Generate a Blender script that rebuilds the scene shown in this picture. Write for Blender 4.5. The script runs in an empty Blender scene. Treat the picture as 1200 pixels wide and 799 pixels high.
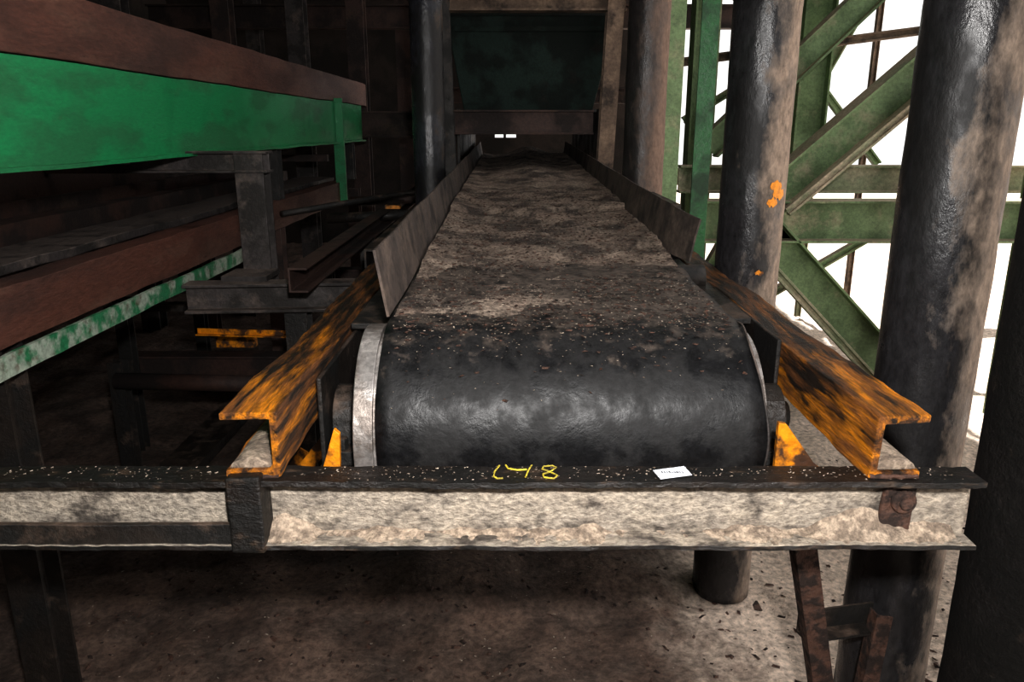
import bpy, bmesh, math, random
from mathutils import Vector, Matrix, noise
random.seed(7)
scene = bpy.context.scene
FL = -0.25

# ------------------------------------------------------------------ materials
def mk(name, base, grime, dust=None, g=0.5, d=0.0, scale=4.0, stretch=(1,1,1), rough=(0.5,0.8),
       bump=0.3, bscale=60, metal=0.0, ndir=None, nk=0.25, grad=None, dgrad=None, spec=0.5, sharp=0.05, fine=0.35):
    m = bpy.data.materials.new(name); m.use_nodes = True
    nt = m.node_tree; N = nt.nodes; L = nt.links
    bs = N["Principled BSDF"]
    tc = N.new("ShaderNodeTexCoord")
    mp = N.new("ShaderNodeMapping"); mp.inputs["Scale"].default_value = stretch
    L.new(tc.outputs["Object"], mp.inputs["Vector"])
    def nz(sc, det=8, rgh=0.6, off=None):
        n = N.new("ShaderNodeTexNoise"); n.inputs["Scale"].default_value = sc
        n.inputs["Detail"].default_value = det; n.inputs["Roughness"].default_value = rgh
        if off:
            mo = N.new("ShaderNodeMapping"); mo.inputs["Location"].default_value = off
            mo.inputs["Scale"].default_value = stretch
            L.new(tc.outputs["Object"], mo.inputs["Vector"]); L.new(mo.outputs[0], n.inputs["Vector"])
        else: L.new(mp.outputs[0], n.inputs["Vector"])
        return n.outputs["Fac"]
    def math_(op, a, b, clamp=False):
        n = N.new("ShaderNodeMath"); n.operation = op; n.use_clamp = clamp
        for i, v in enumerate((a, b)):
            if hasattr(v, "links"): L.new(v, n.inputs[i])
            else: n.inputs[i].default_value = v
        return n.outputs[0]
    def step(v, t, w):
        n = N.new("ShaderNodeMapRange"); n.inputs["From Min"].default_value = t - w
        n.inputs["From Max"].default_value = t + w; L.new(v, n.inputs["Value"]); return n.outputs[0]
    def mix(f, a, b):
        n = N.new("ShaderNodeMix"); n.data_type = 'RGBA'
        L.new(f, n.inputs[0])
        for i, v in ((6, a), (7, b)):
            if hasattr(v, "links"): L.new(v, n.inputs[i])
            else: n.inputs[i].default_value = (*v, 1)
        return n.outputs[2]
    def gradv(v, gr):
        ax, a0, a1, k = gr
        sp = N.new("ShaderNodeSeparateXYZ"); L.new(tc.outputs["Object"], sp.inputs[0])
        r = N.new("ShaderNodeMapRange"); r.inputs["From Min"].default_value = a0; r.inputs["From Max"].default_value = a1
        L.new(sp.outputs[ax], r.inputs["Value"])
        return math_('ADD', v, math_('MULTIPLY', r.outputs[0], k))
    gv = nz(scale)
    if grad: gv = gradv(gv, grad)
    gf = step(gv, 0.5 + (0.5 - g) * 0.5, sharp)
    col = mix(gf, base, grime)
    ro = N.new("ShaderNodeMapRange"); ro.inputs["To Min"].default_value = rough[0]; ro.inputs["To Max"].default_value = rough[1]
    rsrc = gf
    if dust is not None:
        dv = nz(scale * 1.6, 10, 0.65, (7.3, 2.1, 4.4))
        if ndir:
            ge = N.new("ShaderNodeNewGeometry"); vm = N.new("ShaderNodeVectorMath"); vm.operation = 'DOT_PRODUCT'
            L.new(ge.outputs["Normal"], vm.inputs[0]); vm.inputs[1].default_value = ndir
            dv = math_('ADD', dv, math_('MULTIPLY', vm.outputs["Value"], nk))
        if dgrad: dv = gradv(dv, dgrad)
        df = step(dv, 0.5 + (0.5 - d) * 0.5, sharp * 1.6)
        col = mix(df, col, dust)
        rsrc = math_('MAXIMUM', math_('MULTIPLY', gf, 0.6), df)
    L.new(rsrc, ro.inputs["Value"]); L.new(ro.outputs[0], bs.inputs["Roughness"])
    fv = nz(bscale, 6, 0.7, (1.1, 5.2, 3.3))
    fm = N.new("ShaderNodeMapRange"); fm.inputs["From Min"].default_value = 0.3; fm.inputs["From Max"].default_value = 0.7
    fm.inputs["To Min"].default_value = 1 - fine; fm.inputs["To Max"].default_value = 1 + fine
    L.new(fv, fm.inputs["Value"])
    vs = N.new("ShaderNodeVectorMath"); vs.operation = 'SCALE'; L.new(col, vs.inputs[0]); L.new(fm.outputs[0], vs.inputs["Scale"])
    L.new(vs.outputs[0], bs.inputs["Base Color"])
    bs.inputs["Metallic"].default_value = metal
    bs.inputs["Specular IOR Level"].default_value = spec
    b = N.new("ShaderNodeBump"); b.inputs["Strength"].default_value = bump; b.inputs["Distance"].default_value = 0.01
    L.new(math_('ADD', fv, math_('MULTIPLY', gv, 1.5)), b.inputs["Height"]); L.new(b.outputs[0], bs.inputs["Normal"])
    return m

M_orange = mk("orange_paint_worn", (0.84, 0.31, 0.018), (0.024, 0.014, 0.008), (0.26, 0.10, 0.028), g=0.50, d=0.42, scale=8,
              stretch=(4.0, 0.40, 4.0), rough=(0.35, 0.65), bump=1.0, grad=(1, 1.3, 2.3, 0.20), sharp=0.06, fine=.5)
M_orange2 = mk("orange_paint", (0.70, 0.26, 0.01), (0.06, 0.025, 0.01), g=0.47, scale=14, rough=(0.4, 0.6))
M_green = mk("green_paint_bright", (0.016, 0.26, 0.095), (0.022, 0.18, 0.07), (0.10, 0.05, 0.03), g=0.45, d=0.07, scale=3,
             stretch=(1, 0.6, 2), rough=(0.3, 0.6), bump=0.25, sharp=0.05, fine=0.2)
M_greenedge = mk("green_paint_chipped", (0.03, 0.20, 0.09), (0.34, 0.40, 0.33), (0.1, 0.05, 0.03), g=0.5, d=0.25, scale=12, rough=(0.4, 0.7))
M_sage = mk("green_paint_dusty", (0.16, 0.24, 0.11), (0.10, 0.15, 0.07), (0.40, 0.33, 0.24), g=0.4, d=0.18, scale=3,
            rough=(0.5, 0.9), ndir=(0, 0, 1), nk=0.35, sharp=.08)
M_sagetan = mk("green_paint_tan_dust", (0.24, 0.26, 0.16), (0.15, 0.18, 0.10), (0.45, 0.37, 0.28), g=0.4, d=0.4, scale=3,
            rough=(0.6, 0.9), ndir=(0, 0, 1), nk=0.35, sharp=.08)
M_greendark = mk("green_paint_dark", (0.010, 0.10, 0.022), (0.01, 0.04, 0.014), g=0.4, scale=5, rough=(0.35, 0.6))
M_chute = mk("chute_green_black", (0.007, 0.020, 0.015), (0.004, 0.008, 0.006), (0.012, 0.009, 0.007), g=0.5, d=0.2, scale=4, rough=(0.6, 0.8), spec=.2)
M_brown = mk("rusty_brown_steel", (0.120, 0.048, 0.033), (0.06, 0.027, 0.02), (0.17, 0.10, 0.07), g=0.45, d=0.16, scale=3,
             stretch=(1, .4, 1.5), rough=(0.5, 0.8), bump=0.4, sharp=.1)
M_bg = mk("dark_brown_steel", (0.055, 0.027, 0.020), (0.02, 0.012, 0.01), (0.08, 0.05, 0.035), g=0.5, d=0.2, scale=3, rough=(0.6, 0.85))
M_dark = mk("dark_greasy_steel", (0.024, 0.019, 0.016), (0.010, 0.009, 0.008), (0.11, 0.075, 0.055), g=0.5, d=0.18, scale=5,
            rough=(0.35, 0.75), ndir=(0, 0, 1), nk=0.12, bump=0.5)
M_grey = mk("grey_dusty_steel", (0.055, 0.046, 0.044), (0.022, 0.018, 0.016), (0.13, 0.10, 0.085), g=0.5, d=0.25, scale=6,
            rough=(0.45, 0.8), ndir=(0, 0, 1), nk=0.2)
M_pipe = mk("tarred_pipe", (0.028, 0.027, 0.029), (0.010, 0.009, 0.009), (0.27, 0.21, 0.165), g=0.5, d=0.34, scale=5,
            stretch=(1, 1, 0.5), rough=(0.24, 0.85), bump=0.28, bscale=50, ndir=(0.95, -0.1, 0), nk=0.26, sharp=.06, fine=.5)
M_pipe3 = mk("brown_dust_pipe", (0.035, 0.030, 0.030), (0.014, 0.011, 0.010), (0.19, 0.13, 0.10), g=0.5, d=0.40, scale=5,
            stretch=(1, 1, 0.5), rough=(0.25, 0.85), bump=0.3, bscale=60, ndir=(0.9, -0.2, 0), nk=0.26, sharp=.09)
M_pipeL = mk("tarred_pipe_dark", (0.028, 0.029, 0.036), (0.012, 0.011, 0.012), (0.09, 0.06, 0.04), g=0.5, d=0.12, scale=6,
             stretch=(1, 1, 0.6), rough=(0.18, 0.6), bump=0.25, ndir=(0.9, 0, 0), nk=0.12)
M_pipeB = mk("black_rough_column", (0.012, 0.010, 0.009), (0.007, 0.006, 0.005), (0.05, 0.034, 0.025), g=0.5, d=0.12, scale=9,
             rough=(0.6, 0.85), bump=1.0, bscale=70, spec=.3)
M_beam = mk("sawdust_caked_steel", (0.38, 0.33, 0.275), (0.11, 0.092, 0.077), (0.50, 0.43, 0.35), g=0.40, d=0.42, scale=15,
            stretch=(0.65, 1, 1.1), rough=(0.7, 0.95), bump=1.0, bscale=110, sharp=0.06, fine=0.6)
M_beamtop = mk("black_greasy_top", (0.016, 0.012, 0.010), (0.007, 0.006, 0.005), (0.11, 0.07, 0.045), g=0.5, d=0.2, scale=16,
               stretch=(0.5, 1, 1), rough=(0.3, 0.7), bump=0.7)
M_rust = mk("rust_bolt", (0.10, 0.050, 0.034), (0.03, 0.018, 0.014), g=0.5, scale=30, rough=(0.6, 0.9), bump=0.8)
M_belt = mk("black_rubber_belt", (0.0075, 0.0075, 0.0083), (0.013, 0.0125, 0.0128), (0.115, 0.090, 0.074), g=0.5, d=-0.22, scale=13,
            rough=(0.40, 0.88), bump=0.2, bscale=60, ndir=(0, 0, 1), nk=0.17, sharp=0.07, fine=0.6, dgrad=(1, 1.40, 1.72, 0.25), spec=.38)
M_steel = mk("bright_worn_steel", (0.52, 0.49, 0.47), (0.24, 0.21, 0.19), g=0.45, scale=12, rough=(0.3, 0.5), metal=0.7, bump=0.2)
M_dust = mk("sawdust", (0.240, 0.180, 0.142), (0.060, 0.045, 0.037), (0.37, 0.295, 0.235), g=0.50, d=0.32, scale=5.5,
            rough=(0.9, 0.95), bump=0.8, bscale=95, sharp=0.07, fine=0.75)
M_dustpale = mk("sawdust_pale", (0.50, 0.40, 0.31), (0.28, 0.22, 0.17), g=0.47, scale=30, rough=(0.9, 0.95), bump=0.9, bscale=120, fine=.55)
M_floor = mk("dirt_floor", (0.160, 0.102, 0.076), (0.065, 0.041, 0.031), (0.62, 0.50, 0.41), g=0.5, d=0.40, scale=3.6,
             rough=(0.85, 0.95), bump=1.0, bscale=38, sharp=0.1, fine=0.6)
def floor_grad(m):
    nt = m.node_tree; N = nt.nodes; L = nt.links
    mixes = [n for n in N if n.bl_idname == "ShaderNodeMix"]
    dm = mixes[1]; src = dm.inputs[0].links[0].from_socket
    sp = N.new("ShaderNodeSeparateXYZ"); tc = N["Texture Coordinate"]; L.new(tc.outputs["Object"], sp.inputs[0])
    def mr(a, b, c, d):
        r = N.new("ShaderNodeMapRange"); r.inputs["From Min"].default_value = a; r.inputs["From Max"].default_value = b
        r.inputs["To Min"].default_value = c; r.inputs["To Max"].default_value = d
        L.new(sp.outputs[0], r.inputs["Value"]); return r.outputs[0]
    mu = N.new("ShaderNodeMath"); mu.operation = 'MULTIPLY'; mu.use_clamp = True
    L.new(src, mu.inputs[0]); L.new(mr(0.45, 0.80, 0.10, 1.6), mu.inputs[1])
    ad = N.new("ShaderNodeMath"); ad.operation = 'ADD'; ad.use_clamp = True
    L.new(mu.outputs[0], ad.inputs[0]); L.new(mr(0.58, 0.95, 0.0, 1.0), ad.inputs[1])
    L.new(ad.outputs[0], dm.inputs[0])
floor_grad(M_floor)
M_wall = mk("dark_shed_wall", (0.026, 0.018, 0.014), (0.012, 0.009, 0.007), g=0.5, scale=1.5, rough=(0.9, 0.95), bump=0.3)
M_yellow = mk("yellow_chalk", (0.62, 0.50, 0.05), (0.35, 0.28, 0.05), g=0.45, scale=60, rough=(0.8, 0.9))
M_white = mk("label_paper", (0.78, 0.80, 0.86), (0.6, 0.62, 0.66), g=0.2, scale=60, rough=(0.5, 0.6), bump=0.05, fine=0.05)
M_ink = mk("label_ink", (0.02, 0.02, 0.02), (0.05, 0.05, 0.05), g=0.4, scale=40, rough=(0.6, 0.6))
M_blue = mk("blue_hose", (0.03, 0.08, 0.16), (0.02, 0.03, 0.05), g=0.4, scale=10)
M_chip = mk("wood_chip", (0.42, 0.35, 0.28), (0.16, 0.12, 0.09), g=0.5, scale=60, rough=(0.8, 0.9), bump=0.1)
M_tanpost = mk("tan_dusty_post", (0.13, 0.088, 0.062), (0.045, 0.032, 0.025), (0.23, 0.165, 0.12), g=.4, d=.4, scale=5, rough=(.7, .9))
M_skirt = mk("dusty_skirt_plate", (0.085, 0.064, 0.055), (0.035, 0.026, 0.022), (0.19, 0.14, 0.11), g=0.5, d=0.30, scale=6, rough=(0.6, 0.9), sharp=.1)

# ------------------------------------------------------------------ geometry helpers
def empty(name):
    e = bpy.data.objects.new(name, None); e.empty_display_size = 0.1
    scene.collection.objects.link(e); return e
def finish(name, bm, mat, parent=None, smooth=False, bev=0.0):
    bmesh.ops.recalc_face_normals(bm, faces=bm.faces)
    me = bpy.data.meshes.new(name); bm.to_mesh(me); bm.free()
    if not isinstance(mat, (list, tuple)): mat = [mat]
    for m in mat: me.materials.append(m)
    for p in me.polygons: p.use_smooth = smooth
    o = bpy.data.objects.new(name, me); scene.collection.objects.link(o)
    if parent: o.parent = parent
    if bev > 0:
        b = o.modifiers.new("bevel", 'BEVEL'); b.width = bev; b.segments = 2; b.limit_method = 'ANGLE'
    return o
def sweep_bm(bm, prof, p0, p1, up=(0, 0, 1), segs=1, jitter=0.0, sm=0):
    p0 = Vector(p0); p1 = Vector(p1); ax = (p1 - p0).normalized(); up = Vector(up)
    side = ax.cross(up).normalized(); u = side.cross(ax).normalized()
    rings = []
    for i in range(segs + 1):
        c = p0.lerp(p1, i / segs); r = []
        for a, b in prof:
            q = c + side * a + u * b
            if jitter: q = q + noise.noise_vector(q * 3.1) * jitter + noise.noise_vector(q * 17) * jitter * .25
            r.append(bm.verts.new(q))
        rings.append(r)
    n = len(prof)
    for i in range(segs):
        for j in range(n):
            f = bm.faces.new((rings[i][j], rings[i][(j + 1) % n], rings[i + 1][(j + 1) % n], rings[i + 1][j]))
            f.material_index = sm
    bm.faces.new(rings[0]).material_index = sm
    bm.faces.new(list(reversed(rings[-1]))).material_index = sm
def sweep(name, prof, p0, p1, mat, parent=None, up=(0, 0, 1), segs=1, jitter=0.0, bev=0.0, smooth=False):
    bm = bmesh.new(); sweep_bm(bm, prof, p0, p1, up, segs, jitter)
    return finish(name, bm, mat, parent, smooth, bev)
def Cp(w, h, t, flip=False):
    p = [(0, 0), (w, 0), (w, t), (t, t), (t, h - t), (w, h - t), (w, h), (0, h)]
    return [(-a, b) for a, b in reversed(p)] if flip else p
def Ip(w, h, t):
    a = w / 2; s = t / 2
    return [(-a, 0), (a, 0), (a, t), (s, t), (s, h - t), (a, h - t), (a, h), (-a, h), (-a, h - t), (-s, h - t), (-s, t), (-a, t)]
def Lp(w, h, t): return [(0, 0), (w, 0), (w, t), (t, t), (t, h), (0, h)]
def Rp(w, h): return [(-w / 2, -h / 2), (w / 2, -h / 2), (w / 2, h / 2), (-w / 2, h / 2)]
def Op(r, n=20): return [(r * math.cos(2 * math.pi * i / n), r * math.sin(2 * math.pi * i / n)) for i in range(n)]
def box_bm(bm, x0, x1, y0, y1, z0, z1, mi=0):
    vs = [bm.verts.new((x, y, z)) for x in (x0, x1) for y in (y0, y1) for z in (z0, z1)]
    for q in ((0, 1, 3, 2), (4, 6, 7, 5), (0, 4, 5, 1), (2, 3, 7, 6), (0, 2, 6, 4), (1, 5, 7, 3)):
        bm.faces.new([vs[i] for i in q]).material_index = mi
def box(name, x0, x1, y0, y1, z0, z1, mat, parent=None, bev=0.003):
    bm = bmesh.new(); box_bm(bm, x0, x1, y0, y1, z0, z1); return finish(name, bm, mat, parent, False, bev)
def pipe_column(x, y, r, z0, z1, mat, name="steel_pipe_column", bands=()):
    root = empty(name)
    bm = bmesh.new(); n = 56; k = int((z1 - z0) / 0.04)
    rings = []
    for i in range(k + 1):
        z = z0 + (z1 - z0) * i / k; ring = []
        for j in range(n):
            a = 2 * math.pi * j / n
            q = Vector((x + r * math.cos(a), y + r * math.sin(a), z))
            rr = r * (1 + 0.018 * noise.noise(q * 9)) + 0.0015 * noise.noise(q * 40)
            ring.append(bm.verts.new((x + rr * math.cos(a), y + rr * math.sin(a), z)))
        rings.append(ring)
    for i in range(k):
        for j in range(n):
            bm.faces.new((rings[i][j], rings[i][(j + 1) % n], rings[i + 1][(j + 1) % n], rings[i + 1][j]))
    bm.faces.new(rings[-1]); bm.faces.new(rings[0])
    finish("pipe", bm, mat, root, True)
    bm = bmesh.new(); s = r * 1.2
    box_bm(bm, x - s, x + s, y - s, y + s, z0 - 0.05, z0 - 0.01)
    finish("base_plate", bm, M_rust, root, False, 0.002)
    for bz in bands:
        sweep("weld_band", Op(r + 0.004, 40), (x, y, bz), (x, y, bz + 0.012), mat, root, up=(0, 1, 0))
    return root

# ------------------------------------------------------------------ room shell
def floor_h(x, y):
    h = FL + 0.035 * noise.noise(Vector((x * 1.3, y * 1.3, 0))) + 0.026 * noise.noise(Vector((x * 5, y * 5, 3))) + 0.016 * noise.noise(Vector((x * 13, y * 13, 5)))
    h += 0.10 * math.exp(-((x + .25) / .35) ** 2 - ((y - 2.70) / .25) ** 2) + 0.06 * math.exp(-((x - .35) / .3) ** 2 - ((y - 2.9) / .35) ** 2)
    h += 0.05 * math.exp(-((x + .9) / .3) ** 2 - ((y - 2.3) / .3) ** 2)
    return h
bm = bmesh.new()
nx, ny = 360, 360; X0, X1, Y0, Y1 = -5.0, 30.0, -2.5, 30.0
def warp(a, b, i, n):
    t = i / n; return a + (b - a) * (t * .32 + .68 * t ** 3)
g = []
for j in range(ny + 1):
    row = []
    for i in range(nx + 1):
        x = warp(X0, X1, i, nx); y = warp(Y0, Y1, j, ny)
        row.append(bm.verts.new((x, y, floor_h(x, y))))
    g.append(row)
for j in range(ny):
    for i in range(nx): bm.faces.new((g[j][i], g[j][i + 1], g[j + 1][i + 1], g[j + 1][i]))
floor = finish("floor", bm, M_floor, None, True)
RX = 2.7
bm = bmesh.new()          # back wall with a small slot in line with the conveyor
box_bm(bm, -5.1, -.26, 12.0, 12.1, FL - .1, 5.0); box_bm(bm, .06, 1.9, 12.0, 12.1, FL - .1, 5.0)
box_bm(bm, -.26, .06, 12.0, 12.1, FL - .1, 1.36); box_bm(bm, -.26, .06, 12.0, 12.1, 1.43, 5.0)
box_bm(bm, -.13, -.09, 12.0, 12.1, 1.36, 1.43)
finish("wall_back", bm, M_wall)
box("wall_left", -5.1, -5.0, -2.5, 12.0, FL - .1, 5.0, M_wall, bev=0)
box("wall_front", -5.1, RX, -2.6, -2.5, FL - .1, 5.0, M_wall, bev=0)
box("ceiling", -5.1, RX, -2.6, 12.1, 5.0, 5.1, M_wall, bev=0)

# ------------------------------------------------------------------ belt conveyor
conv = empty("belt_conveyor")
CY, CZ, R = 1.565, 0.90, 0.20
SL = 0.022
BX0, BX1 = -0.262, 0.482
def beltz(y): return CZ + R + SL * max(0, y - CY)
path = []
YE = 7.6
k = 150
for i in range(k):
    y = YE - (YE - CY) * i / k; path.append((y, beltz(y)))
for i in range(41):
    a = math.pi / 2 + math.pi * i / 40
    path.append((CY + R * math.cos(a), CZ + R * math.sin(a)))
for i in range(1, 40): path.append((CY + (YE - CY) * i / 40, CZ - R + 0.02 * i / 40))
bm = bmesh.new(); nw = 26; outer = []
for (y, z) in path:
    row = []
    for i in range(nw + 1):
        t = i / nw; x = BX0 + (BX1 - BX0) * t
        if i == 0: x += 0.006 * noise.noise(Vector((0, y * 5, z * 5)))
        if i == nw: x += 0.014 * noise.noise(Vector((4, y * 6, z * 6)))
        s = 0.004 * noise.noise(Vector((x * 4, y * 4, z * 4)))
        row.append(bm.verts.new((x, y, z + s)))
    outer.append(row)
for a in range(len(path) - 1):
    for i in range(nw): bm.faces.new((outer[a][i], outer[a][i + 1], outer[a + 1][i + 1], outer[a + 1][i]))
o = finish("belt", bm, M_belt, conv, True)
so = o.modifiers.new("thick", 'SOLIDIFY'); so.thickness = 0.010; so.offset = -1
def curve(name, pts, r, mat, parent=None, res=2):
    cu = bpy.data.curves.new(name, 'CURVE'); cu.dimensions = '3D'; sp = cu.splines.new('POLY'); sp.points.add(len(pts) - 1)
    for i, p in enumerate(pts): sp.points[i].co = (*p, 1)
    cu.bevel_depth = r; cu.bevel_resolution = res
    cu.materials.append(mat); o = bpy.data.objects.new(name, cu); scene.collection.objects.link(o)
    if parent: o.parent = parent
    return o
pts = []
for i in range(30):
    a = math.pi * 0.42 + math.pi * 0.75 * i / 29
    yy, zz = CY + (R + .001) * math.cos(a), CZ + (R + .001) * math.sin(a)
    pts.append((BX1 + 0.014 * noise.noise(Vector((4, yy * 6, zz * 6))), yy, zz))
curve("frayed_edge_right", pts, 0.0024, M_grey, conv)
sweep("head_drum", Op(R - 0.012, 64), (-0.306, CY, CZ), (0.492, CY, CZ), M_steel, conv)
bm = bmesh.new()
sweep_bm(bm, Op(R - 0.002, 72), (-0.306, CY, CZ), (-0.268, CY, CZ))
finish("drum_rim", bm, M_steel, conv, False, 0.002)
sweep("shaft", Op(0.03, 24), (-0.385, CY, CZ), (0.594, CY, CZ), M_dark, conv, smooth=True)
def bearing(xc, nm):
    bm = bmesh.new()
    pr = [(-0.11, -0.07), (0.11, -0.07), (0.11, -0.04), (0.075, -0.035)]
    for i in range(13):
        a = math.pi * i / 12; pr.append((0.068 * math.cos(a), 0.068 * math.sin(a)))
    pr += [(-0.075, -0.035), (-0.11, -0.04)]
    sweep_bm(bm, pr, (xc - 0.025, CY, CZ), (xc + 0.025, CY, CZ))
    sweep_bm(bm, Op(0.042, 24), (xc - 0.034, CY, CZ), (xc + 0.034, CY, CZ))
    for s in (-1, 1): sweep_bm(bm, Op(0.013, 6), (xc, CY + s * .092, CZ - .04), (xc, CY + s * .092, CZ - .015), up=(0, 1, 0))
    finish(nm, bm, M_dark, conv, False, 0.002)
bearing(-0.350, "bearing_left"); bearing(0.548, "bearing_right")
box("bearing_shelf_left", -0.395, -0.312, 1.38, 1.75, 0.80, 0.83, M_dark, conv)
box("bearing_shelf_right", 0.505, 0.615, 1.36, 1.75, 0.80, 0.83, M_dark, conv)
def gusset(nm, P, y=1.345):
    bm = bmesh.new()
    a = [bm.verts.new((p[0], y, p[1])) for p in P]; b = [bm.verts.new((p[0], y + .012, p[1])) for p in P]
    bm.faces.new(a); bm.faces.new(b[::-1]); n = len(P)
    for i in range(n): bm.faces.new((a[i], a[(i + 1) % n], b[(i + 1) % n], b[i]))
    finish(nm, bm, M_orange2, conv, False, 0.001)
gusset("gusset_left", [(-.385, .80), (-.33, .80), (-.325, .945), (-.335, .955)])
gusset("gusset_right", [(.500, .80), (.60, .80), (.60, .865), (.575, .885), (.515, .965), (.500, .968)])
sweep("side_rail_left", Cp(0.096, 0.116, 0.014, True), (-0.402, 1.215, .916), (-0.402, 4.6, .925), M_orange, conv, segs=160, jitter=0.012, bev=0.003)
sweep("side_rail_right", Cp(0.092, 0.116, 0.014), (0.614, 1.215, .916), (0.614, 4.6, .925), M_orange, conv, segs=160, jitter=0.012, bev=0.003)
bm = bmesh.new()
for xa in (-.455, .664):
    sweep_bm(bm, [(-.036, 0), (.036, 0), (.030, .010), (.010, .017), (-.014, .014), (-.032, .008)], (xa, 1.222, .931), (xa, 2.2, .933), segs=60, jitter=.006)
finish("rail_sawdust", bm, M_dustpale, conv, True)
for i, (xa, xb) in enumerate(((-.49, -.40), (.615, .70))):
    curve("weld_bead_%d" % i, [(xa + (xb - xa) * t / 8, 1.214 + .002 * math.sin(t * 2), .921 + .001 * math.cos(t * 3)) for t in range(9)], .0045, M_rust, conv)
box("inner_plate_left", -0.390, -0.380, 1.45, 4.6, 0.70, 1.02, M_dark, conv)
box("inner_plate_right", 0.592, 0.602, 1.65, 4.6, 0.72, 1.045, M_dark, conv)
box("inner_ledge_right", 0.50, 0.60, 1.85, 4.6, 1.03, 1.045, M_dark, conv)
box("inner_ledge_left", -0.39, -0.275, 1.80, 4.6, 1.03, 1.045, M_dark, conv)
def skirt(nm, xb, xt, ys, ye, h, mat, curl=0.0):
    bm = bmesh.new(); n = 60; th = 0.006; rows = []
    for i in range(n + 1):
        y = ys + (ye - ys) * i / n; z = beltz(y) + 0.004
        w = 0.006 * noise.noise(Vector((xb, y * 2, 0)))
        c = curl * max(0, 1 - i / 4.0) ** 2
        r = []
        for (a, b) in ((xb + c, 0), (xb + (xt - xb) * .5 + c, h * .5), (xt + c, h - 0.02 * max(0, 1 - i / 3) if curl else h)):
            r.append((a + w, y, z + b))
        rows.append([bm.verts.new(p) for p in r])
    for i in range(n):
        for j in range(2): bm.faces.new((rows[i][j], rows[i][j + 1], rows[i + 1][j + 1], rows[i + 1][j]))
    o = finish(nm, bm, mat, conv, False); s = o.modifiers.new("t", 'SOLIDIFY'); s.thickness = th; s.offset = 0
    return o
skirt("skirt_left", -0.268, -0.292, 1.62, 7.4, 0.145, M_skirt)
skirt("skirt_right", 0.475, 0.500, 2.25, 7.4, 0.145, M_skirt, curl=0.05)
box("skirt_block_right", 0.507, 0.60, 2.75, 3.3, 1.0, 1.24, M_dark, conv)
for i, y in enumerate((2.3, 3.2, 4.1, 5.0, 5.9, 6.8)):
    sweep("idler_%d" % (i + 1), Op(0.04, 24), (-0.36, y, beltz(y) - 0.055), (0.58, y, beltz(y) - 0.055), M_dark, conv, smooth=True)
for i, y in enumerate((2.6, 3.8, 4.5)):
    sweep("tie_%d" % (i + 1), Lp(.06, .06, .006), (-0.40, y, .80), (0.61, y, .80), M_dark, conv)
for nm, x in (("rear_leg_left", -0.46), ("rear_leg_right", 0.67)):
    sweep(nm, Cp(0.08, 0.05, 0.007), (x, 4.45, FL), (x, 4.45, .92), M_dark, conv, up=(1, 0, 0))
for nm, x in (("far_rail_left", -0.40), ("far_rail_right", 0.63)):
    sweep(nm, Cp(0.08, 0.10, 0.008, x < 0), (x, 4.6, .93), (x, 7.6, 1.0), M_dark, conv)
for nm, x in (("end_leg_left", -0.46), ("end_leg_right", 0.69)):
    sweep(nm, Cp(0.08, 0.05, 0.007), (x, 7.4, FL), (x, 7.4, .96), M_dark, conv, up=(1, 0, 0))

# ------------------------------------------------------------------ sawdust layer on belt
def ss(a, b, t):
    t = max(0, min(1, (t - a) / (b - a))); return t * t * (3 - 2 * t)
def pile(x, y):
    t = (x - BX0) / (BX1 - BX0)
    yy = y - 0.16 * noise.noise(Vector((x * 3.2, 1.2, 0))) - .06 * noise.noise(Vector((x * 14, 3.2, 0)))
    cov = -0.0135 + 0.0105 * ss(1.56, 1.68, yy) + 0.007 * ss(1.85, 2.5, yy) + .004 * ss(2.6, 3.2, yy)
    cov -= 0.010 * ss(.5, .85, t) * (1 - ss(1.9, 2.5, y))
    cov += 0.012 * math.exp(-((t - .28) / .12) ** 2 - ((y - 1.72) / .10) ** 2)
    cov -= 0.022 * math.exp(-((t - .42) / .20) ** 2 - ((y - 3.0) / .22) ** 2)
    cov -= 0.012 * math.exp(-((t - .15) / .15) ** 2 - ((y - 2.0) / .2) ** 2)
    n = 0.005 * noise.noise(Vector((x * 3.3, y * 2.2, 1))) + 0.009 * noise.noise(Vector((x * 10, y * 8, 2))) \
        + 0.005 * noise.noise(Vector((x * 26, y * 24, 5))) + 0.003 * noise.noise(Vector((x * 60, y * 60, 6))) + 0.0018 * noise.noise(Vector((x * 120, y * 120, 8)))
    edge = 0.012 * ss(.80, 1.0, t) * ss(2.2, 2.5, y) + 0.018 * ss(.14, 0, t) * ss(1.9, 2.4, y)
    far = 0.060 * ss(3.4, 5.5, y) * math.exp(-((t - .5) / .36) ** 2) * (0.6 + .9 * noise.noise(Vector((x * 3, y * 1.8, 9))))
    step = 0.018 * ss(3.25, 3.30, y + .12 * noise.noise(Vector((x * 5, 0, 0))))
    step += 0.012 * ss(2.42, 2.47, y + .25 * noise.noise(Vector((x * 4, 5, 0)))) * ss(.3, .5, t)
    return cov + n * .85 + edge + far + step
bm = bmesh.new(); nu, nv = 170, 900; rows = []
for j in range(nv + 1):
    y = 1.54 + (7.3 - 1.54) * (j / nv) ** 1.5
    row = []
    for i in range(nu + 1):
        x = BX0 + .004 + (BX1 - BX0 - .008) * i / nu
        zb = beltz(y) if y > CY else CZ + math.sqrt(R * R - (CY - y) ** 2)
        row.append(bm.verts.new((x, y, zb + pile(x, y) + .004)))
    rows.append(row)
for j in range(nv):
    for i in range(nu):
        q = (rows[j][i], rows[j][i + 1], rows[j + 1][i + 1], rows[j + 1][i])
        if max(v.co.z - beltz(v.co.y) for v in q) > -0.006: bm.faces.new(q)
for v in [v for v in bm.verts if not v.link_faces]: bm.verts.remove(v)
heap = finish("sawdust_layer", bm, M_dust, conv, True)

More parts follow.
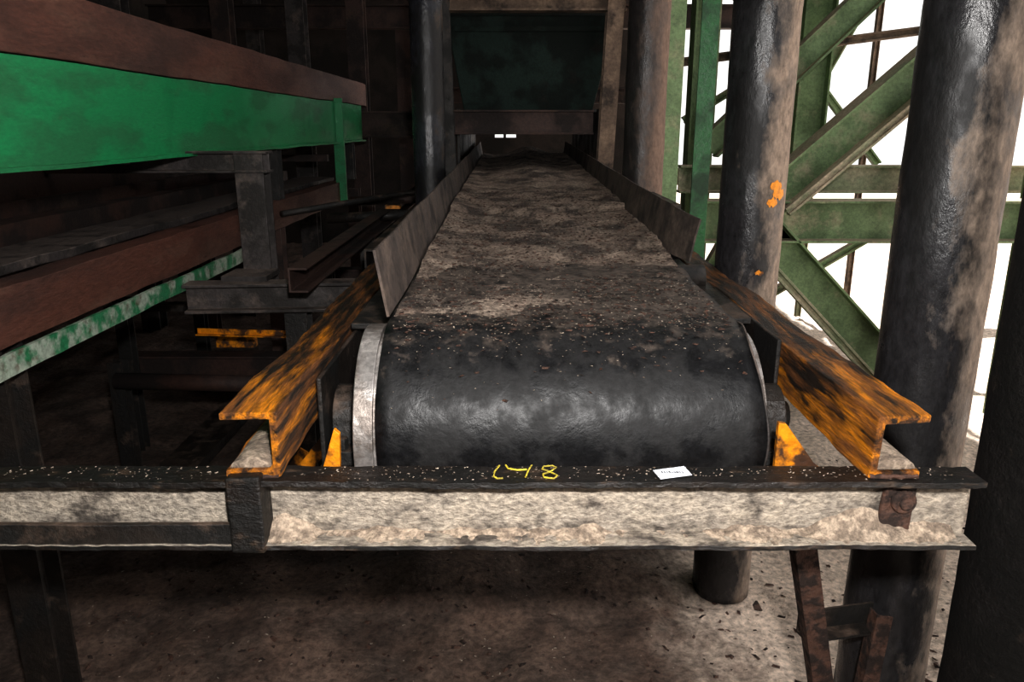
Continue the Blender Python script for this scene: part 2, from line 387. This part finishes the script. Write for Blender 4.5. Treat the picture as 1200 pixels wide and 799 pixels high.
def chips(name, n, fn, mat, s0, s1, parent):
    bm = bmesh.new()
    for _ in range(n):
        p = fn()
        if p is None: continue
        s = random.uniform(s0, s1); l = s * random.uniform(1, 2.6); a = random.uniform(0, 6.28)
        M = Matrix.Translation(p) @ Matrix.Rotation(a, 4, 'Z') @ Matrix.Rotation(random.uniform(-.5, .5), 4, 'X')
        vs = [bm.verts.new(M @ Vector(c)) for c in ((-l, -s, 0), (l, -s * .7, 0), (l * .8, s, 0), (-l * .7, s * .8, 0), (0, 0, s * .6))]
        bm.faces.new((vs[3], vs[2], vs[1], vs[0]))
        for i in range(4): bm.faces.new((vs[i], vs[(i + 1) % 4], vs[4]))
    return finish(name, bm, mat, parent)
def f_belt():
    y = 1.38 + random.random() ** 1.2 * 2.6; x = random.uniform(BX0 + .01, BX1 - .01)
    if y < CY:
        z = CZ + math.sqrt(R * R - (CY - y) ** 2) + .001
        if random.random() > ((y - 1.366) / .2) ** 1.3: return None
    else: z = beltz(y) + max(0, pile(x, y) + .004)
    return Vector((x, y, z + .001))
chips("wood_chips", 8500, f_belt, M_chip, 0.0004, 0.0015, conv)
chips("bark_bits", 4200, f_belt, M_rust, 0.0008, 0.0042, conv)

# ------------------------------------------------------------------ front channel beam
fb = empty("front_channel_beam")
chips("beam_wood_chips", 600, lambda: Vector((random.uniform(-1.2, .78), random.uniform(1.205, 1.26), .9185)), M_chip, 0.0005, 0.0014, fb)
def on_floor():
    x = random.uniform(-1.6, 2.2); y = random.uniform(1.3, 4)
    return Vector((x, y, floor_h(x, y) + .002))
chips("floor_wood_chips", 2200, on_floor, M_chip, 0.001, 0.003, floor)
chips("floor_bark_debris", 1600, on_floor, M_rust, 0.003, 0.009, floor)
BXL, BXR = -2.4, 0.812
Y0b, Y1b, ZB, ZT = 1.198, 1.264, 0.787, 0.917
bm = bmesh.new()
pr = [(Y0b, ZB), (Y1b, ZB), (Y1b, ZT), (Y0b, ZT), (Y0b, ZT - .011), (Y1b - .020, ZT - .015), (Y1b - .020, ZB + .012), (Y0b, ZB + .009)]
n = 420; rings = []
for i in range(n + 1):
    x = BXL + (BXR - BXL) * i / n
    rings.append([bm.verts.new((x, y + .003 * noise.noise(Vector((x * 19, y * 30, z * 30))), z + .003 * noise.noise(Vector((x * 6, y * 9, z * 9))) + .0018 * noise.noise(Vector((x * 50, y * 9, z * 9))))) for y, z in pr])
m = len(pr)
for i in range(n):
    for j in range(m):
        f = bm.faces.new((rings[i][j], rings[i][(j + 1) % m], rings[i + 1][(j + 1) % m], rings[i + 1][j]))
        f.material_index = 1 if j in (0, 1, 2, 3, 7) else 0
bm.faces.new(rings[0]); bm.faces.new(rings[-1])
finish("channel", bm, [M_beam, M_beamtop], fb, False, 0.001)
bm = bmesh.new(); rows = []
n = 620; q = 12
for i in range(n + 1):
    x = -2.3 + (.79 + 2.3) * i / n
    amp = 0.5 + 0.7 * noise.noise(Vector((x * 2.3, 0, 4))) + .5 * noise.noise(Vector((x * 11, 0, 4))) + .2 * noise.noise(Vector((x * 31, 0, 4)))
    amp = max(0.02, amp)
    if x < -.50: amp *= .2
    for c in (-0.41, 0.635): amp += 1.0 * math.exp(-((x - c) / .045) ** 2)
    row = []
    for j in range(q + 1):
        t = j / q
        y = Y0b + .004 + (Y1b - .020 - Y0b - .004) * t
        z = ZB + .005 + 0.026 * amp * t ** 1.5 + 0.004 * min(1, amp) + .004 * noise.noise(Vector((x * 40, y * 40, 1))) + .003 * noise.noise(Vector((x * 90, y * 90, 1)))
        row.append(bm.verts.new((x, y, z)))
    rows.append(row)
for i in range(n):
    for j in range(q): bm.faces.new((rows[i][j], rows[i + 1][j], rows[i + 1][j + 1], rows[i][j + 1]))
finish("sawdust_ridge", bm, M_dustpale, fb, True)
bm = bmesh.new(); sweep_bm(bm, Rp(.012, .045), (-2.38, Y0b + .012, .812), (-.488, Y0b + .012, .812), segs=80, jitter=.004)
finish("lower_dark_bar", bm, M_dark, fb, False, .002)  # dark strip along the lower beam face, left of the splice plate
sweep("splice_plate_left", Rp(.060, .058), (-.462, Y0b + .024, ZB - .003), (-.462, Y0b + .024, ZT + .008), M_beamtop, fb, up=(0, 1, 0), segs=14, jitter=.010, bev=.004)
sweep("rusty_pad", Rp(.058, .010), (0.685, Y1b - .026, ZB + .012), (0.690, Y1b - .026, ZT - .018), M_rust, fb, up=(0, 1, 0), segs=10, jitter=.012, bev=.003)
bm = bmesh.new()
sweep_bm(bm, Op(.022, 24), (0.690, Y1b - .028, .866), (0.690, Y1b - .042, .866))
sweep_bm(bm, Op(.013, 6), (0.690, Y1b - .042, .866), (0.690, Y1b - .050, .866))
finish("rust_bolt", bm, M_rust, fb, False, 0.004)
for nm, x in (("leg_left", -1.95), ("leg_mid", -1.17)):
    sweep(nm, Cp(0.09, 0.06, 0.008), (x, 1.275, FL), (x, 1.275, .91), M_dark, fb, up=(0, 1, 0))

lab = empty("barcode_label")
lz = ZT + .004
sweep("paper", Rp(.060, .0012), (.283, 1.212, lz), (.275, 1.240, lz + .003), M_white, lab)
for i in range(9):
    xx = .262 + i * .0044
    sweep("bar_%d" % i, Rp(.0009 + .0009 * (i % 3 == 0), .0006), (xx, 1.222, lz + .0026), (xx - .002, 1.228, lz + .0032), M_ink, lab)
cm = empty("yellow_chalk_number")
def stroke(nm, P):
    curve(nm, [(-0.034 + x * .115, 1.207 + y * .055, ZT + .0035) for x, y in P], 0.0017, M_yellow, cm)
stroke("stroke_1", [(.10, .95), (.03, .5), (.02, .15), (.08, .0), (.16, .02)])
stroke("stroke_2", [(.20, .98), (.24, .72), (.38, .62), (.52, .66)])
stroke("stroke_3", [(.60, .98), (.54, .55), (.50, .1)])
stroke("stroke_4", [(.86, .52), (.76, .68), (.78, .88), (.92, .95), (.98, .8), (.88, .5), (.76, .3), (.78, .08), (.92, .0), (.98, .2), (.86, .52)])

# ------------------------------------------------------------------ pipes
pipe_column(1.03, 1.83, 0.112, FL, 4.9, M_pipe)
pipe_column(0.820, 2.66, 0.108, FL, 4.9, M_pipe, bands=(1.9,))
pipe_column(0.602, 3.62, 0.092, FL, 4.9, M_pipe3)
pipe_column(-0.430, 4.12, 0.083, FL, 4.9, M_pipeL)
pipe_column(1.180, 1.50, 0.165, FL, 4.9, M_pipeB)

br = empty("angle_iron_brace")
sweep("diagonal", Lp(.05, .05, .006), (.585, 1.50, .77), (.86, 1.68, FL), M_rust, br, up=(0, 1, 0), bev=.001)
sweep("horizontal", Lp(.05, .06, .006), (.72, 1.68, .27), (.925, 1.72, .27), M_dark, br)
sweep("short_strut", Lp(.04, .04, .005), (.91, 1.66, .33), (.84, 1.60, FL), M_rust, br, up=(0, 1, 0))

# ------------------------------------------------------------------ left green table
gt = empty("green_transfer_table")
XG = -1.30
ya, yb = 0.2, 6.9
sweep("green_side_beam", Cp(0.09, 0.295, 0.012, True), (XG, ya, 1.39), (XG, yb, 1.39), M_green, gt, segs=50, jitter=.006, bev=.003)
sweep("green_bottom_lip", Rp(.035, .012), (XG + .012, ya, 1.396), (XG + .012, yb, 1.396), M_green, gt, segs=50, jitter=.005)
sweep("brown_top_beam", Cp(0.12, 0.185, 0.012, True), (XG - .004, ya, 1.69), (XG - .004, yb + .3, 1.69), M_brown, gt, segs=50, jitter=.006, bev=.003)
sweep("brown_lower_beam", Cp(0.10, 0.150, 0.010, True), (XG, ya, .955), (XG, yb - .8, .955), M_brown, gt, segs=50, jitter=.006, bev=.002)
sweep("green_lower_strip", Rp(.014, .058), (XG + .012, ya, .915), (XG + .012, 3.75, .915), M_greenedge, gt, segs=60, jitter=.006)
box("deck", -2.6, XG - .11, ya, 6.6, 1.00, 1.02, M_dark, gt)
sweep("inner_plank", Rp(.24, .03), (-1.60, ya, 1.10), (-1.60, 6.5, 1.10), M_grey, gt, segs=40, jitter=.01, bev=.003)
sweep("inner_flat_beam", Cp(.10, .14, .01, True), (-1.86, ya, 1.02), (-1.86, 6.5, 1.02), M_bg, gt, segs=40, jitter=.006)
sweep("inner_slat", Rp(.03, .07), (-2.15, ya, 1.16), (-2.15, 6.5, 1.16), M_bg, gt)
sweep("far_side_beam", Cp(.08, .5, .012), (-2.62, ya, 1.0), (-2.62, 6.6, 1.0), M_bg, gt)
for i, y in enumerate((1.9, 4.4, 6.0)):
    sweep("cross_slat_%d" % i, Rp(.06, .05), (-2.6, y, 1.28), (XG - .10, y, 1.28), M_bg, gt)
for i, (x, y) in enumerate(((XG - .08, 1.86), (XG - .06, 4.3), (XG - .06, 6.6), (-2.6, 1.9), (-2.6, 6.4))):
    sweep("leg_%d" % i, Ip(.10, .10, .01), (x, y + .05, FL), (x, y + .05, 1.0), M_bg if i else M_dark, gt, up=(0, 1, 0))
for i, y in enumerate((4.4, 6.5)):
    sweep("upright_%d" % i, Ip(.09, .09, .01), (XG - .055, y, 1.09), (XG - .055, y, 1.70), M_dark, gt, up=(0, 1, 0))
sweep("green_strut", Rp(.075, .03), (-1.285, 5.9, .95), (-1.285, 5.9, 1.71), M_green, gt, up=(0, 1, 0))

bs = empty("grey_bracket_stand")
sweep("post", Ip(.115, .10, .012), (-1.06, 3.16, .865), (-1.06, 3.16, 1.40), M_grey, bs, up=(0, 1, 0), bev=.002)
sweep("arm", Ip(.10, .085, .010), (-1.55, 3.20, 1.325), (-.985, 3.20, 1.325), M_grey, bs, bev=.002)
sweep("lateral_beam", Ip(.10, .115, .012), (-1.28, 2.96, .80), (-.53, 3.02, .80), M_grey, bs, bev=.002)
sweep("lower_post", Ip(.09, .09, .010), (-.87, 3.0, FL), (-.87, 3.0, .80), M_dark, bs, up=(0, 1, 0))
sweep("base_plate", Rp(.18, .02), (-1.15, 3.08, .925), (-.97, 3.08, .925), M_grey, bs)

ff = empty("rusty_under_frame")
sweep("long_rail_1", Cp(.07, .09, .008), (-.80, 2.7, .93), (-.80, 6.6, .95), M_bg, ff, bev=.002)
sweep("long_rail_2", Cp(.06, .08, .008), (-.62, 3.2, .93), (-.62, 6.6, .96), M_dark, ff)
sweep("long_rail_3", Lp(.06, .08, .008), (-1.08, 3.6, .70), (-1.08, 6.6, .75), M_dark, ff)
for i, (x0, y0, z0, x1, y1, z1, r, mt) in enumerate([
    (-1.9, 3.5, .33, -.9, 3.5, .31, .04, M_bg),
    (-2.0, 2.8, .05, -.55, 2.9, .10, .05, M_dark),
    (-1.1, 4.6, .98, -.5, 4.7, 1.0, .03, M_dark), (-1.1, 5.3, 1.02, -.5, 5.3, 1.04, .03, M_bg),
    (-1.25, 4.2, 1.05, -.60, 5.2, 1.10, .018, M_dark)]):
    sweep("tube_%d" % i, Op(r, 16), (x0, y0, z0), (x1, y1, z1), mt, ff, smooth=True)
for i, (a_, b_, p_, m_) in enumerate([((-2.2, 4.2, .10), (-.6, 4.2, .10), Ip(.12, .16, .012), M_bg), ((-2.2, 5.0, .45), (-.6, 5.0, .45), Ip(.12, .16, .012), M_bg),
        ((-1.7, 3.0, -.18), (-1.7, 5.8, -.18), Rp(.2, .05), M_dark), ((-1.1, 3.0, -.18), (-1.1, 5.8, -.18), Rp(.16, .06), M_bg),
        ((-2.1, 3.9, .60), (-.7, 3.9, .62), Rp(.10, .03), M_dark)]):
    sweep("frame_plank_%d" % i, p_, a_, b_, m_, ff)
for i, (x, y) in enumerate(((-.80, 4.2), (-.80, 6.4), (-1.08, 4.4), (-1.08, 6.3), (-1.9, 3.5), (-.62, 4.0), (-2.1, 4.0), (-2.1, 5.0))):
    sweep("stub_leg_%d" % i, Ip(.07, .07, .008), (x, y, FL), (x, y, .72 if i in (2, 3) else (.42 if i == 4 else (.62 if i > 5 else .93))), M_dark, ff, up=(0, 1, 0))
for i, (a_, b_, p_) in enumerate([((-1.50, 3.55, .55), (-1.02, 3.5, .55), Lp(.03, .03, .006)), ((-1.30, 2.75, .10), (-1.12, 2.70, .22), Lp(.02, .02, .005)),
                                 ((-1.45, 2.6, .05), (-1.36, 2.6, .14), Rp(.05, .008)), ((-.78, 2.45, .30), (-.70, 2.45, .42), Rp(.07, .008)),
                                 ((-.75, 4.6, 1.05), (-.66, 4.6, 1.05), Rp(.05, .02)), ((-1.55, 3.9, .42), (-1.35, 3.9, .42), Rp(.05, .06)),
                                 ((-.62, 2.1, .52), (-.54, 2.1, .62), Rp(.04, .008)), ((-1.0, 2.9, .0), (-.72, 2.85, .03), Rp(.03, .02))]):
    sweep("yellow_bar_%d" % i, p_, a_, b_, M_orange2, ff, up=(0, 0, 1) if abs(a_[2] - b_[2]) < .02 else (0, 1, 0))

# ------------------------------------------------------------------ chute behind
ch = empty("feed_chute")
y0 = 5.2
bm = bmesh.new()
F = [(-.31, y0, 1.60), (.52, y0, 1.60), (.66, y0, 2.18), (-.42, y0, 2.18)]
Bk = [(-.31, y0 + .9, 1.75), (.52, y0 + .9, 1.75), (.66, y0 + 1.1, 2.5), (-.42, y0 + 1.1, 2.5)]
a = [bm.verts.new(p) for p in F]; b = [bm.verts.new(p) for p in Bk]
bm.faces.new(a); bm.faces.new(b[::-1])
for i in range(4): bm.faces.new((a[i], a[(i + 1) % 4], b[(i + 1) % 4], b[i]))
finish("hopper", bm, M_chute, ch, False, .005)
sweep("cross_beam", Ip(.12, .15, .012), (-.37, y0 - .08, 1.46), (.52, y0 - .08, 1.46), M_bg, ch, bev=.002)
sweep("top_beam", Ip(.12, .10, .012), (-.42, y0 - .10, 2.19), (.70, y0 - .10, 2.19), M_tanpost, ch)
sweep("post_right", Ip(.10, .12, .012), (.535, y0 - .2, FL), (.655, y0 - .2, 2.9), M_tanpost, ch, up=(0, 1, 0))
sweep("post_left", Ip(.08, .10, .012), (-.36, y0 - .2, FL), (-.44, y0 - .2, 2.9), M_dark, ch, up=(0, 1, 0))
sweep("stiffener", Rp(.03, .03), (-.36, y0 - .02, 2.10), (.6, y0 - .02, 2.10), M_chute, ch)
box("tunnel_side_left", -.36, -.34, 5.2, 7.4, 1.27, 1.62, M_dark, ch)
box("tunnel_side_right", .56, .58, 5.2, 7.4, 1.27, 1.62, M_dark, ch)
box("tunnel_roof", -.36, .58, 5.3, 7.4, 1.60, 1.62, M_dark, ch)

# ------------------------------------------------------------------ green columns right
sweep("green_angle_post", Lp(.070, .070, .010), (.80, 3.18, FL), (.80, 3.18, 4.9), M_greendark, None, up=(0, 1, 0), bev=.002)
sweep("green_h_column", Ip(.13, .14, .012), (.750, 3.86, FL), (.750, 3.86, 4.9), M_sage, None, up=(0, 1, 0), bev=.002)
sweep("green_h_column", Ip(.16, .14, .012), (1.10, 6.3, FL), (1.10, 6.3, 4.9), M_sage, None, up=(0, 1, 0), bev=.002)

tr = empty("green_steel_truss")
yt = 4.5
def mem(nm, x0, z0, x1, z1, w=.16, h=.2, y=yt, mat=M_sage, t=.014):
    prof = [(a, b - h / 2) for a, b in Ip(w, h, t)]
    sweep(nm, prof, (x0, y, z0), (x1, y, z1), mat, tr, up=(0, 0, 1) if abs(x1 - x0) > .01 else (1, 0, 0), bev=.002)
mem("bottom_chord", 1.05, .98, 4.2, .98, .18, .24)
mem("rear_chord", 1.05, 1.19, 4.2, 1.19, .12, .17, 4.95, M_sagetan)
mem("diagonal_upper", 1.48, 1.10, 2.75, 2.25, .16, .20)
mem("diagonal_upper_edge", 1.56, 1.04, 2.83, 2.19, .05, .05, 4.40, M_sagetan)
mem("diagonal_upper_2", 1.20, 1.38, 2.60, 2.75, .12, .15, 4.85)
mem("diagonal_lower", 1.40, .98, 2.62, -.25, .18, .22)
mem("diagonal_lower_edge", 1.30, .93, 2.47, -.25, .05, .05, 4.40, M_sagetan)
mem("diagonal_lower_2", 1.30, .62, 2.15, -.25, .10, .10, 4.8)
mem("vertical_1", 1.92, 1.1, 1.92, 3.6, .14, .20, 5.2, M_sage)
mem("vertical_2", 3.1, -.25, 3.1, 4.9, .20, .2, 4.5)
mem("vertical_3", 1.22, -.25, 1.22, 4.9, .14, .16, 5.2)
mem("top_chord", 1.0, 2.75, 4.2, 2.75, .18, .24)
mem("thin_brace", 1.2, 1.55, 2.5, 2.35, .05, .05, 5.6)
mem("thin_brace_2", 2.6, 1.25, 1.5, 2.5, .05, .05, 5.6)
mem("thin_brace_3", 1.2, 1.95, 3.2, 2.20, .06, .06, 5.8, M_tanpost)
mem("thin_brace_4", 1.3, -.2, 3.4, 1.1, .06, .06, 5.9)
mem("far_chord", 1.2, 1.05, 5.0, 1.05, .14, .16, 7.6, M_sagetan)
mem("far_diagonal", 1.8, -.2, 3.2, 2.6, .12, .12, 7.6, M_sage)
for i, x in enumerate((2.1, 2.45, 2.75, 3.2)):
    mem("slat_%d" % i, x, -.25, x, 3.8, .05, .05, 7.2, M_tanpost if i % 2 else M_sagetan, .01)
curve("blue_hose", [(2.18, 4.25, 1.2), (2.20, 4.2, .9), (2.17, 4.15, .6), (2.23, 4.15, .3), (2.15, 4.15, FL + .03)], .022, M_blue)
curve("yellow_cable", [(.95, 3.9, 1.95), (.96, 3.92, 1.7), (.9, 3.9, 1.5), (.97, 3.9, 1.3), (.93, 3.9, 1.1)], .008, M_yellow)
bm = bmesh.new()
PX, PY, PR = .820, 2.66, .1115
for zc, hh, a0, a1 in ((1.315, .018, -78, -52), (1.290, .020, -72, -44), (1.262, .015, -82, -60), (1.03, .009, -92, -76)):
    v0 = []
    for i in range(14):
        t = i / 13; a = math.radians(a0 + (a1 - a0) * t)
        e = math.sin(math.pi * t) ** .6 * hh * (1 + .9 * noise.noise(Vector((t * 6, zc * 9, 0))))
        e2 = math.sin(math.pi * t) ** .6 * hh * (1 + .9 * noise.noise(Vector((t * 6, zc * 9, 7))))
        v0.append((bm.verts.new((PX + PR * math.cos(a), PY + PR * math.sin(a), zc + e)), bm.verts.new((PX + PR * math.cos(a), PY + PR * math.sin(a), zc - e2 - .0005))))
    for i in range(13): bm.faces.new((v0[i][0], v0[i + 1][0], v0[i + 1][1], v0[i][1]))
finish("orange_paint_splash", bm, M_orange2, None, True)

for i, (x, y) in enumerate(((-2.55, 7.2), (-1.95, 7.4), (-1.45, 7.6), (-3.2, 6.6), (-1.2, 9.0), (-3.0, 9.5))):
    sweep("background_steel_post", Ip(.16, .16, .015), (x, y, FL), (x, y, 4.9), M_bg if i % 2 == 0 else M_grey, None, up=(0, 1, 0))
sweep("background_cross_beam", Ip(.14, .22, .015), (-3.6, 7.0, 1.42), (-.45, 7.0, 1.42), M_bg, None)
sweep("background_cross_beam", Ip(.14, .22, .015), (-3.6, 8.2, 2.45), (2.2, 8.2, 2.45), M_bg, None)
sweep("background_cross_beam", Ip(.14, .16, .015), (-.9, 8.5, 1.75), (1.2, 8.5, 1.75), M_bg, None)

# ------------------------------------------------------------------ lights
def area(name, loc, rot, size, energy, col=(1, 1, 1)):
    l = bpy.data.lights.new(name, 'AREA'); l.size = size; l.energy = energy; l.color = col
    o = bpy.data.objects.new(name, l); o.location = loc; o.rotation_euler = rot; scene.collection.objects.link(o); return o
area("camera_flash", (0.09, -0.05, 1.74), (math.radians(73), 0, math.radians(-2)), 0.08, 54, (1, .975, .95))
area("overhead_fill", (0.1, 3.2, 4.6), (0, 0, 0), 0.8, 14, (1, .96, .9))  # added fill light, lifts the ambient level over the conveyor; no actual fixture
sl = bpy.data.lights.new("sun", 'SUN'); sl.energy = 10; sl.angle = .01
so_ = bpy.data.objects.new("sun", sl); scene.collection.objects.link(so_); so_.location = (6, 10, 10)
so_.rotation_euler = Vector((0.0, 0.62, 0.78)).to_track_quat('Z', 'Y').to_euler()
w = bpy.data.worlds.new("World"); scene.world = w; w.use_nodes = True
w.node_tree.nodes["Background"].inputs[0].default_value = (1, .985, .97, 1)
w.node_tree.nodes["Background"].inputs[1].default_value = 1.2

# ------------------------------------------------------------------ camera
cam = bpy.data.cameras.new("camera"); co = bpy.data.objects.new("camera", cam); scene.collection.objects.link(co)
cam.sensor_width = 36; cam.lens = 27.0; cam.clip_start = 0.02
co.location = (0, 0, 1.5); co.rotation_euler = (math.radians(90 - 15.5), 0, 0)
scene.camera = co
scene.view_settings.view_transform = 'Standard'
scene.view_settings.exposure = 0.28
scene.view_settings.gamma = 0.84
